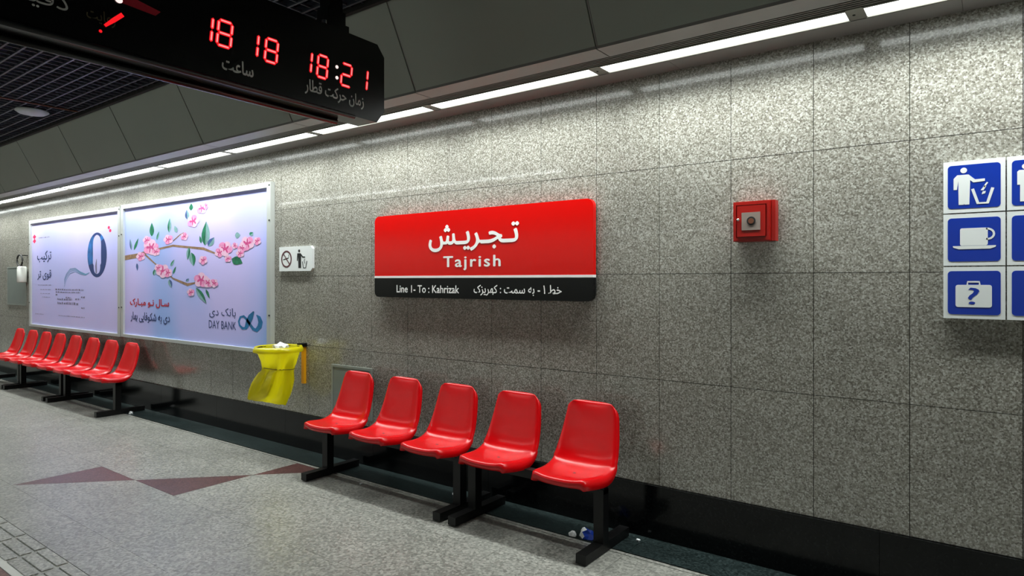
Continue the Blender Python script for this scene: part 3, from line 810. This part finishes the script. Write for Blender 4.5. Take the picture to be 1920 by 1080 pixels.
for cx, cz in ((-8.72, 2.12), (-8.68, 2.08)):
    bm.faces.new([bm.verts.new(WALL.P(a, b_, PD + .0005)) for a, b_ in ellipse(cx, cz, .035, .02, 10)])
sub(link_mesh('printed_mark', bm, 'pinkprint'), pS)
for nm, body, x0, x1, z0, z1, mt, bo in (
        ('printed_headline', shape_fa('ترکیب'), -11.15, -10.60, 1.725, 1.895, 'navyprint', 0.02),
        ('printed_headline', shape_fa('قوی تر'), -11.14, -10.60, 1.475, 1.620, 'navyprint', 0.02)):
    sub(lettering(nm, body, WALL, x0, x1, z0, z1, PD + .0008, mt, None, bo), pS)
# lines of small print too fine to read
bm = bmesh.new()
def dashes(x0, x1, z, h, seed_):
    rr = random.Random(seed_); x = x0
    while x < x1:
        w = rr.uniform(.02, .07)
        bm.faces.new([bm.verts.new(WALL.P(a, b_, PD + .0006)) for a, b_ in ((x, z), (min(x + w, x1), z), (min(x + w, x1), z + h * rr.uniform(.6, 1)), (x, z + h * rr.uniform(.6, 1)))])
        x += w + rr.uniform(.012, .03)
for q in ((-11.08, -10.65, 2.078, .014), (-11.11, -10.60, 1.40, .010), (-11.02, -10.62, 1.335, .010), (-11.02, -10.66, 1.28, .008), (-10.95, -10.66, 1.23, .008), (-10.45, -9.48, 1.335, .022), (-10.44, -9.60, 1.302, .018),
          (-10.376, -9.85, 1.200, .030), (-10.376, -9.64, 1.145, .034), (-10.085, -9.905, 1.232, .016), (-9.76, -9.6, 1.21, .024), (-9.57, -9.44, 1.24, .022), (-9.56, -9.46, 1.10, .020), (-10.34, -9.45, 0.985, .008), (-10.44, -10.36, 1.262, .026), (-11.22, -10.90, 0.982, .006)):
    dashes(*q, int(abs(q[0] * 100)))
o = sub(link_mesh('printed_small_lines', bm, 'greyprint'), pS); o['kind'] = 'stuff'

# ---------------------------------------------------------------- wall hatches
def hatch(x0, x1, z0, z1, label):
    t = empty('access_hatch', ((x0 + x1) / 2, 0, z0)); tag(t, label, 'panel', 'access hatches in the wall')
    bm = bmesh.new(); frame_ring(bm, WALL, [(x0, z0), (x1, z0), (x1, z1), (x0, z1)], [(x0 + .02, z0 + .02), (x1 - .02, z0 + .02), (x1 - .02, z1 - .02), (x0 + .02, z1 - .02)], 0.0, 0.012); o = link_mesh('hatch_frame', bm, 'plateedge'); reparent(o, t)
    bm = bmesh.new(); box(bm, x0 + .022, x1 - .022, -0.009, 0.0, z0 + .022, z1 - .022); bevel(bm, .001); o = link_mesh('hatch_door', bm, 'plate'); reparent(o, t)
hatch(-4.425, -3.925, 0.36, 0.772, 'grey green access hatch in the wall behind the leftmost near red seat')
hatch(-12.5, -11.66, 1.09, 1.68, 'grey green access hatch in the wall left of the far billboard')

# ---------------------------------------------------------------- white tube hanging from a cord loop
t = empty('hanging_tube', (-11.62, 0, 1.43)); tag(t, 'white tube hanging from a black cord loop left of the far billboard', 'wall fitting')
bm = bmesh.new(); pts = [(-11.62 + .115 * math.cos(a), -0.10, 1.765 + .085 * math.sin(a)) for a in [math.radians(q) for q in range(-60, 260, 20)]]
tube(bm, pts + [(-11.63, -0.06, 1.68)], 0.012, 8); o = link_mesh('cord_loop', bm, 'cord', smooth=True); reparent(o, t)
bm = bmesh.new(); tube(bm, [(-11.63, -0.07, 1.44), (-11.63, -0.07, 1.455), (-11.63, -0.07, 1.66), (-11.63, -0.07, 1.68)], [.055, .062, .062, .045], 14); o = link_mesh('tube_body', bm, 'whiteplastic', smooth=True); reparent(o, t)
bm = bmesh.new(); box(bm, -11.65, -11.61, -0.03, 0, 1.5, 1.6); box(bm, -11.65, -11.61, -0.10, 0.0, 1.835, 1.85); o = link_mesh('wall_clip', bm, 'cord'); reparent(o, t)

# ---------------------------------------------------------------- litter bag on a ring
t = empty('litter_holder', (-4.80, 0, 0.58)); tag(t, 'yellow wall bracket with a black ring that holds the yellow bin bag', 'bracket')
bm = bmesh.new(); box(bm, -4.818, -4.784, -0.025, 0, 0.575, 0.918); bevel(bm, .004, 2); o = link_mesh('bracket_bar', bm, 'orange'); reparent(o, t)
bm = bmesh.new(); box(bm, -4.83, -4.77, -0.06, 0.0, 0.895, 0.925); bevel(bm, .004); o = link_mesh('ring_clamp', bm, 'steel'); reparent(o, t)
bm = bmesh.new(); tube(bm, [(-4.84 + .178 * math.cos(a), -0.235 + .178 * math.sin(a), 0.903) for a in [2 * PI * k / 28 for k in range(28)]], .006, 8, closed=True); o = link_mesh('ring', bm, 'steel', smooth=True); reparent(o, t)
bag = empty('bin_bag', (-4.9, -0.235, 0.41)); tag(bag, 'translucent yellow plastic bin bag hanging from the wall ring', 'bin bag')
prof = [  # z, shift along the long axis, long radius, short radius, crumple
    (0.868, 0, .200, .200, .006), (0.885, 0, .203, .203, .005), (0.915, 0, .188, .188, .002), (0.908, 0, .172, .172, .002),
    (0.88, 0, .174, .174, .004), (0.84, 0, .158, .162, .010), (0.80, 0, .141, .148, .015),
    (0.76, 0, .128, .136, .017), (0.738, -.002, .124, .132, .014), (0.715, -.006, .127, .132, .014), (0.69, -.014, .134, .134, .020),
    (0.64, -.026, .146, .136, .027), (0.59, -.042, .153, .128, .028), (0.54, -.056, .158, .110, .025), (0.50, -.068, .160, .085, .014), (0.465, -.082, .156, .040, .008), (0.445, -.090, .148, .007, .003)]
BP, BV = Vector((.553, .833, 0)), Vector((-.833, .553, 0))
bm = bmesh.new(); rings = []; n = 48
for i, (z, sh, rl, rs, cr) in enumerate(prof):
    ring = []
    for k in range(n):
        a = 2 * PI * k / n
        w = cr * (.9 * math.sin(5 * a + i * .35) + .6 * abs(math.sin(4.5 * a - i * .22)) + .4 * math.sin(17 * a + i * .5) - .3)
        zz = z + (0.0 if i < 8 else .004 * math.sin(5 * a + i))
        if i > 9: zz += -.034 * math.cos(a) * (i - 9) / 7
        c = Vector((-4.84, -0.235, zz)) + BP * (sh + (rl + w * .6) * math.cos(a)) + BV * ((rs + w * min(1, rs / .1)) * math.sin(a))
        ring.append(bm.verts.new(c))
    rings.append(ring)
for i in range(len(rings) - 1):
    for k in range(n): bm.faces.new((rings[i][k], rings[i][(k + 1) % n], rings[i + 1][(k + 1) % n], rings[i + 1][k]))
o = link_mesh('bag_body', bm, 'bag', smooth=True); reparent(o, bag)
bm = bmesh.new(); tube(bm, [Vector((-4.84, -0.235, 0.733 - .012 * math.cos(a))) + BP * (.131 * math.cos(a)) + BV * (.140 * math.sin(a)) for a in [2 * PI * k / 28 for k in range(28)]], .004, 6, closed=True); o = link_mesh('tie_band', bm, 'tieband', smooth=True); reparent(o, bag)

def crumple(name, loc, s, mats, label, cat, seed_, squash=0.6):
    rr = random.Random(seed_)
    bm = bmesh.new(); bmesh.ops.create_icosphere(bm, subdivisions=2, radius=1.0)
    for v in bm.verts:
        f = rr.uniform(.6, 1.15)
        v.co = Vector((v.co.x * s[0] * f, v.co.y * s[1] * f, max(v.co.z * f, -.55) * s[2]))
    if len(mats) > 1:
        for f in bm.faces:
            if f.calc_center_median().x < -s[0] * .15: f.material_index = 1
    zmin = min(v.co.z for v in bm.verts)
    for v in bm.verts: v.co.z -= zmin
    o = link_mesh(name, bm, mats, loc=loc); tag(o, label, cat)
    return o
crumple('crumpled_tissue', (-4.83, -0.22, 0.872), (.085, .06, .05), ['paper'], 'white crumpled tissue poking out of the top of the yellow bag', 'litter', 3)
crumple('crumpled_wrapper', (-1.845, -0.235, 0.004), (.055, .035, .038), ['bluewrap', 'paper'], 'blue and white crumpled wrapper beside the rightmost bench foot', 'litter', 5)
crumple('paper_scrap', (-1.93, -0.255, 0.004), (.026, .02, .02), ['paper'], 'white paper scrap just left of the blue wrapper', 'litter', 6)
crumple('paper_scrap', (-1.60, -0.095, 0.004), (.013, .01, .008), ['paper'], 'tiny white scrap right of the rightmost bench foot', 'litter', 8)
crumple('paper_scrap', (-3.649, -0.352, 0.0), (.012, .01, .008), ['paper'], 'tiny white scrap on the floor under the second near seat', 'litter', 9)
crumple('paper_scrap', (-2.955, -0.13, 0.004), (.011, .01, .010), ['paper'], 'tiny white scrap on the dark border left of the double bench legs', 'litter', 10)
crumple('paper_scrap', (-7.59, -0.245, 0.004), (.03, .02, .02), ['paper'], 'small white scrap beside the nearest foot of the far benches', 'litter', 11)

# ---------------------------------------------------------------- benches of red shell seats
def lerp_prof(tab, s):
    for i in range(len(tab) - 1):
        if s <= tab[i + 1][0]:
            a, b_ = tab[i], tab[i + 1]
            u = (s - a[0]) / (b_[0] - a[0])
            return [a[k] + (b_[k] - a[k]) * u for k in range(1, len(a))]
    return list(tab[-1][1:])
# s, y (relative to post line), z, half width
SP = [(0.00, -0.184, 0.378, 0.146), (0.03, -0.196, 0.392, 0.160), (0.06, -0.198, 0.402, 0.168), (0.10, -0.186, 0.411, 0.176), (0.18, -0.145, 0.412, 0.188), (0.28, -0.085, 0.405, 0.200), (0.40, -0.010, 0.396, 0.211),
      (0.48, 0.050, 0.394, 0.214), (0.55, 0.098, 0.404, 0.213), (0.61, 0.132, 0.432, 0.210), (0.67, 0.150, 0.474, 0.205), (0.74, 0.162, 0.530, 0.198), (0.82, 0.180, 0.604, 0.187), (0.90, 0.197, 0.682, 0.175), (0.95, 0.207, 0.728, 0.166), (0.98, 0.214, 0.752, 0.152), (1.0, 0.222, 0.762, 0.128)]
def seat_mesh():
    bm = bmesh.new()
    NS, NW = 44, 20
    P3, Nn = [], []
    base = []
    for i in range(NS + 1):
        s = i / NS
        y, z, hw = lerp_prof(SP, s); base.append((y, z, hw))
    # smooth the profile a little
    for _ in range(2):
        base = [base[0]] + [tuple((base[i - 1][k] + 2 * base[i][k] + base[i + 1][k]) / 4 for k in range(3)) for i in range(1, NS)] + [base[-1]]
    rows = []
    for i, (y, z, hw) in enumerate(base):
        y0, z0, _ = base[max(i - 1, 0)]; y1, z1, _ = base[min(i + 1, NS)]
        ty, tz = y1 - y0, z1 - z0
        l = math.hypot(ty, tz); ny, nz = -tz / l, ty / l       # towards the sitter
        s = i / NS
        dish = 0.016 + 0.026 * math.exp(-((s - 0.58) / 0.16) ** 2) + (0.008 if s > .6 else 0)
        row = []
        for k in range(NW + 1):
            w = -1 + 2 * k / NW
            aw = abs(w)
            lift = dish * aw ** 3
            if aw > 0.85:                      # rolled rim turned back
                lift -= (0.058 - 0.028 * min(1, max(0, (s - .45) / .15))) * ((aw - .85) / .15) ** 1.6 * min(1.0, s / 0.09) * min(1.0, max(0.0, (1.0 - s) / 0.08))
            if s < 0.12:                       # round the front lip: straight down to one rim height
                q_ = ((aw - .85) / .15) ** 1.6 if aw > .85 else 0.0
                lift = dish * aw ** 3 * (s / .12) * (1 - q_) - max(0.0, z - 0.371) * q_
                ny, nz = 0.0, 1.0
            fore = 0.030 * aw ** 2.6 * max(0.0, 1 - s / 0.22)      # the front edge bows forward in the middle
            crown = -0.012 * aw ** 4 * max(0.0, (s - 0.93) / 0.07)
            x = hw * (w if aw <= .9 else math.copysign(.9 + (aw - .9) * .75, w))
            row.append(bm.verts.new((x, y + ny * lift + fore, z + nz * lift + crown)))
        rows.append(row)
    for i in range(NS):
        for k in range(NW): bm.faces.new((rows[i][k], rows[i][k + 1], rows[i + 1][k + 1], rows[i + 1][k]))
    # thickness
    bmesh.ops.recalc_face_normals(bm, faces=bm.faces)
    bmesh.ops.solidify(bm, geom=bm.faces[:], thickness=0.006)
    return bm
seat_src = link_mesh('seat', seat_mesh(), 'seat', smooth=True)
bm = bmesh.new(); tube(bm, [(0.0, 0.0, 0.400), (0.0, 0.0, 0.4045)], 0.008, 10)
bolt_src = link_mesh('bolt', bm, 'bolt', seat_src, loc=(0.012, -0.02, 0))
def bench(name, seats, posts, y, rz, label, group):
    t = empty('seat_bench', (sum(posts) / len(posts), y, 0)); tag(t, label, 'bench', group)
    ox = t.location.x
    used = getattr(bench, 'used', False)
    for sx in seats:
        if not bench.used:
            s = seat_src; s.parent = t; s.location = (sx - ox, 0, 0); bench.used = True
        else:
            s = shared('seat', seat_src, t, (sx - ox, 0, 0))
            bb = bolt_src.copy(); C.objects.link(bb); bb.parent = s
        bm = bmesh.new(); box(bm, -0.10, 0.10, -0.08, 0.04, 0.366, 0.378); box(bm, -0.09, -0.07, -0.07, 0.03, 0.37, 0.388); box(bm, 0.07, 0.09, -0.07, 0.03, 0.37, 0.388)
        link_mesh('seat_bracket', bm, 'steel', t, loc=(sx - ox, 0, 0))
    xa, xb = min(posts + [min(seats)]) - .03 - ox, max(posts + [max(seats)]) + .03 - ox
    bm = bmesh.new(); box(bm, xa, xb, -0.025, 0.025, 0.318, 0.368); bevel(bm, .003); link_mesh('beam', bm, 'steel', t)
    for px in posts:
        bm = bmesh.new(); box(bm, px - ox - .03, px - ox + .03, -0.03, 0.03, 0.055, 0.345); bevel(bm, .003); link_mesh('leg', bm, 'steel', t)
        bm = bmesh.new(); box(bm, px - ox - .03, px - ox + .03, -0.215, 0.275, 0.006, 0.056); bevel(bm, .003); link_mesh('foot', bm, 'steel', t)
    return t
bench.used = False
bench('n', [-3.925, -3.415, -2.905], [-4.04, -2.715], -0.34, 0, 'near bench of three red shell seats, under the station sign', 'near red benches')
bench('n', [-2.400, -1.868], [-2.59, -1.70], -0.34, 0, 'near bench of two red shell seats, rightmost in the picture', 'near red benches')
bench('f', [-8.846, -8.33, -7.80], [-9.105, -7.70], -0.34, 0, 'far bench of three red seats, nearest the viewer of the far row', 'far red benches')
bench('f', [-10.40, -9.90, -9.385], [-10.655, -9.245], -0.34, 0, 'far bench of three red seats, middle of the far row', 'far red benches')
bench('f', [-11.44, -10.91], [-11.95, -10.755], -0.34, 0, 'far bench of two red seats, at the left edge of the picture', 'far red benches')

# ---------------------------------------------------------------- hanging clock display
DO = Vector((-2.65, -1.225, 0)); DV = Vector((-0.053, 1.514, 0)).normalized()
DPL = Plane(DO, DV)          # a runs towards the wall; negative a is away from it
t = empty('clock_display', (-2.62, -2.0, 2.31)); tag(t, 'black hanging display box with red digital times 18 18 and 18:21', 'display')
outl = [(-2.35, 2.315), (0.145, 2.318), (0.198, 2.385), (0.198, 2.680), (0.148, 2.738), (-2.35, 2.738)]
bm = bmesh.new(); prism(bm, DPL, outl, -0.15, 0.0); bevel(bm, .003); o = link_mesh('case', bm, 'case'); reparent(o, t)
bm = bmesh.new(); tube(bm, [DPL.P(-2.35, 2.312, 0.006), DPL.P(-0.02, 2.312, 0.006)], .011, 10); o = link_mesh('lower_rim', bm, 'rim', smooth=True); reparent(o, t)
bm = bmesh.new(); tube(bm, [DPL.P(-2.35, 2.305, -.13), DPL.P(-0.02, 2.305, -.13)], .014, 10); o = link_mesh('rear_rim', bm, 'case', smooth=True); reparent(o, t)
SEG = {'0': 'abcdef', '1': 'bc', '2': 'abged', '8': 'abcdefg'}
def digit(ch, a0, z0, w, h, sl=0.10):
    w *= 1.12
    bm = bmesh.new(); th = 0.0145
    def S(u, v): return (a0 + u * w + v * h * sl, z0 + v * h)
    segs = {'a': ((.04, 1), (.96, 1)), 'b': ((1, .97), (1, .53)), 'c': ((1, .47), (1, .03)), 'd': ((.04, 0), (.96, 0)), 'e': ((0, .47), (0, .03)), 'f': ((0, .97), (0, .53)), 'g': ((.04, .5), (.96, .5))}
    bm2 = bmesh.new()
    for s in SEG[ch]:
        (u0, v0), (u1, v1) = segs[s]
        p, q = Vector(S(u0, v0)), Vector(S(u1, v1))
        d = (q - p).normalized(); n_ = Vector((-d.y, d.x)) * th / 2
        pts = [p + d * th * -.1, p + n_ + d * th * .35, q + n_ - d * th * .35, q + d * th * .1, q - n_ - d * th * .35, p - n_ + d * th * .35]
        prism(bm, DPL, [(v.x, v.y) for v in pts], 0.0005, 0.0025)
        n2 = n_ * .42
        pts = [p + n2 + d * th * .4, q + n2 - d * th * .4, q - n2 - d * th * .4, p - n2 + d * th * .4]
        prism(bm2, DPL, [(v.x, v.y) for v in pts], 0.002, 0.003)
    o = link_mesh('digit', bm, 'led'); reparent(o, t)
    c = link_mesh('segment_core', bm2, 'ledcore'); c.parent = o
for ch, a0, w, z0, h in (('1', -.850, .050, 2.464, .108), ('8', -.768, .055, 2.464, .108), ('1', -.635, .050, 2.462, .104), ('8', -.540, .054, 2.460, .104),
                     ('1', -.345, .050, 2.468, .104), ('8', -.252, .052, 2.464, .108), ('2', -.104, .056, 2.460, .112), ('1', 0.012, .050, 2.470, .110)):
    digit(ch, a0, z0, w, h)
bm = bmesh.new()
for zz in (2.542, 2.488): prism(bm, DPL, ellipse(-.128, zz, .0085, .0085, 12), 0, .003)
o = link_mesh('colon', bm, 'leddot'); reparent(o, t)
o = lettering('clock_lettering', shape_fa('ساعت'), DPL, -.745, -.595, 2.365, 2.425, .0015, 'dispprint', None, .025); reparent(o, t)
o = lettering('departure_lettering', shape_fa('زمان حرکت قطار'), DPL, -.322, .050, 2.362, 2.438, .0015, 'dispprint', None, .02); reparent(o, t)
o = lettering('gold_lettering', shape_fa('رعایت'), DPL, -1.262, -1.165, 2.40, 2.452, .0015, 'goldprint', None, .01); reparent(o, t)
o = lettering('side_lettering', shape_fa('دقیقه'), DPL, -1.52, -1.32, 2.395, 2.47, .0015, 'dispprint', None, .0); reparent(o, t)
bm = bmesh.new(); stroke(bm, DPL, [(-1.202, 2.400), (-1.17, 2.432), (-1.140, 2.462)], [.010, .016, .016], 0, .003); bm.faces.new([bm.verts.new(DPL.P(a, b_, .003)) for a, b_ in ellipse(-1.216, 2.376, .006, .006, 10)])
o = link_mesh('red_mark', bm, 'led'); reparent(o, t)
bm = bmesh.new(); bm.faces.new([bm.verts.new(DPL.P(a, b_, .003)) for a, b_ in ellipse(-1.154, 2.512, .014, .012, 14)]); o = link_mesh('bright_disc', bm, 'leddot'); reparent(o, t)  # small glowing white disc on the display face
bm = bmesh.new(); bm.faces.new([bm.verts.new(DPL.P(a, b_, .002)) for a, b_ in ((-1.15, 2.505), (-1.02, 2.498), (-1.0, 2.52), (-1.14, 2.545))]); o = link_mesh('red_patch', bm, 'redprint'); reparent(o, t)  # flat red patch next to the white disc
for aa in (-.10, -1.45):
    bm = bmesh.new(); p = DPL.P(aa, 0, -.075)
    box(bm, p.x - .04, p.x + .04, p.y - .04, p.y + .04, 2.84, 3.16); bevel(bm, .004); o = link_mesh('hanger_post', bm, 'case'); reparent(o, t)
    bm = bmesh.new(); box(bm, p.x - .06, p.x + .06, p.y - .065, p.y + .065, 2.735, 2.775); box(bm, p.x - .045, p.x + .045, p.y - .055, p.y + .055, 2.775, 2.845); bevel(bm, .004); o = link_mesh('hanger_clamp', bm, 'case'); reparent(o, t)
    bm = bmesh.new(); tube(bm, [DPL.P(aa - .09, 2.745, -.02), DPL.P(aa - .09, 2.762, -.02)], .012, 8); o = link_mesh('bolt', bm, 'chrome'); reparent(o, t)

# ---------------------------------------------------------------- ceiling dome and conduit
bm = bmesh.new(); tube(bm, [(-7.57, -1.16, 3.14), (-7.57, -1.16, 3.125), (-7.57, -1.16, 3.105), (-7.57, -1.16, 3.095)], [.135, .14, .11, .05], 24)
o = link_mesh('ceiling_dome', bm, 'domelamp', smooth=True); tag(o, 'small pale round fitting on the dark ceiling grid at far left', 'ceiling fitting')
bm = bmesh.new(); tube(bm, [(-7.20, -3.2, 3.125), (-7.20, -0.90, 3.125)], .008, 8)
o = link_mesh('conduit', bm, 'conduit', smooth=True); tag(o, 'thin brown conduit running across the dark ceiling grid', 'pipe')
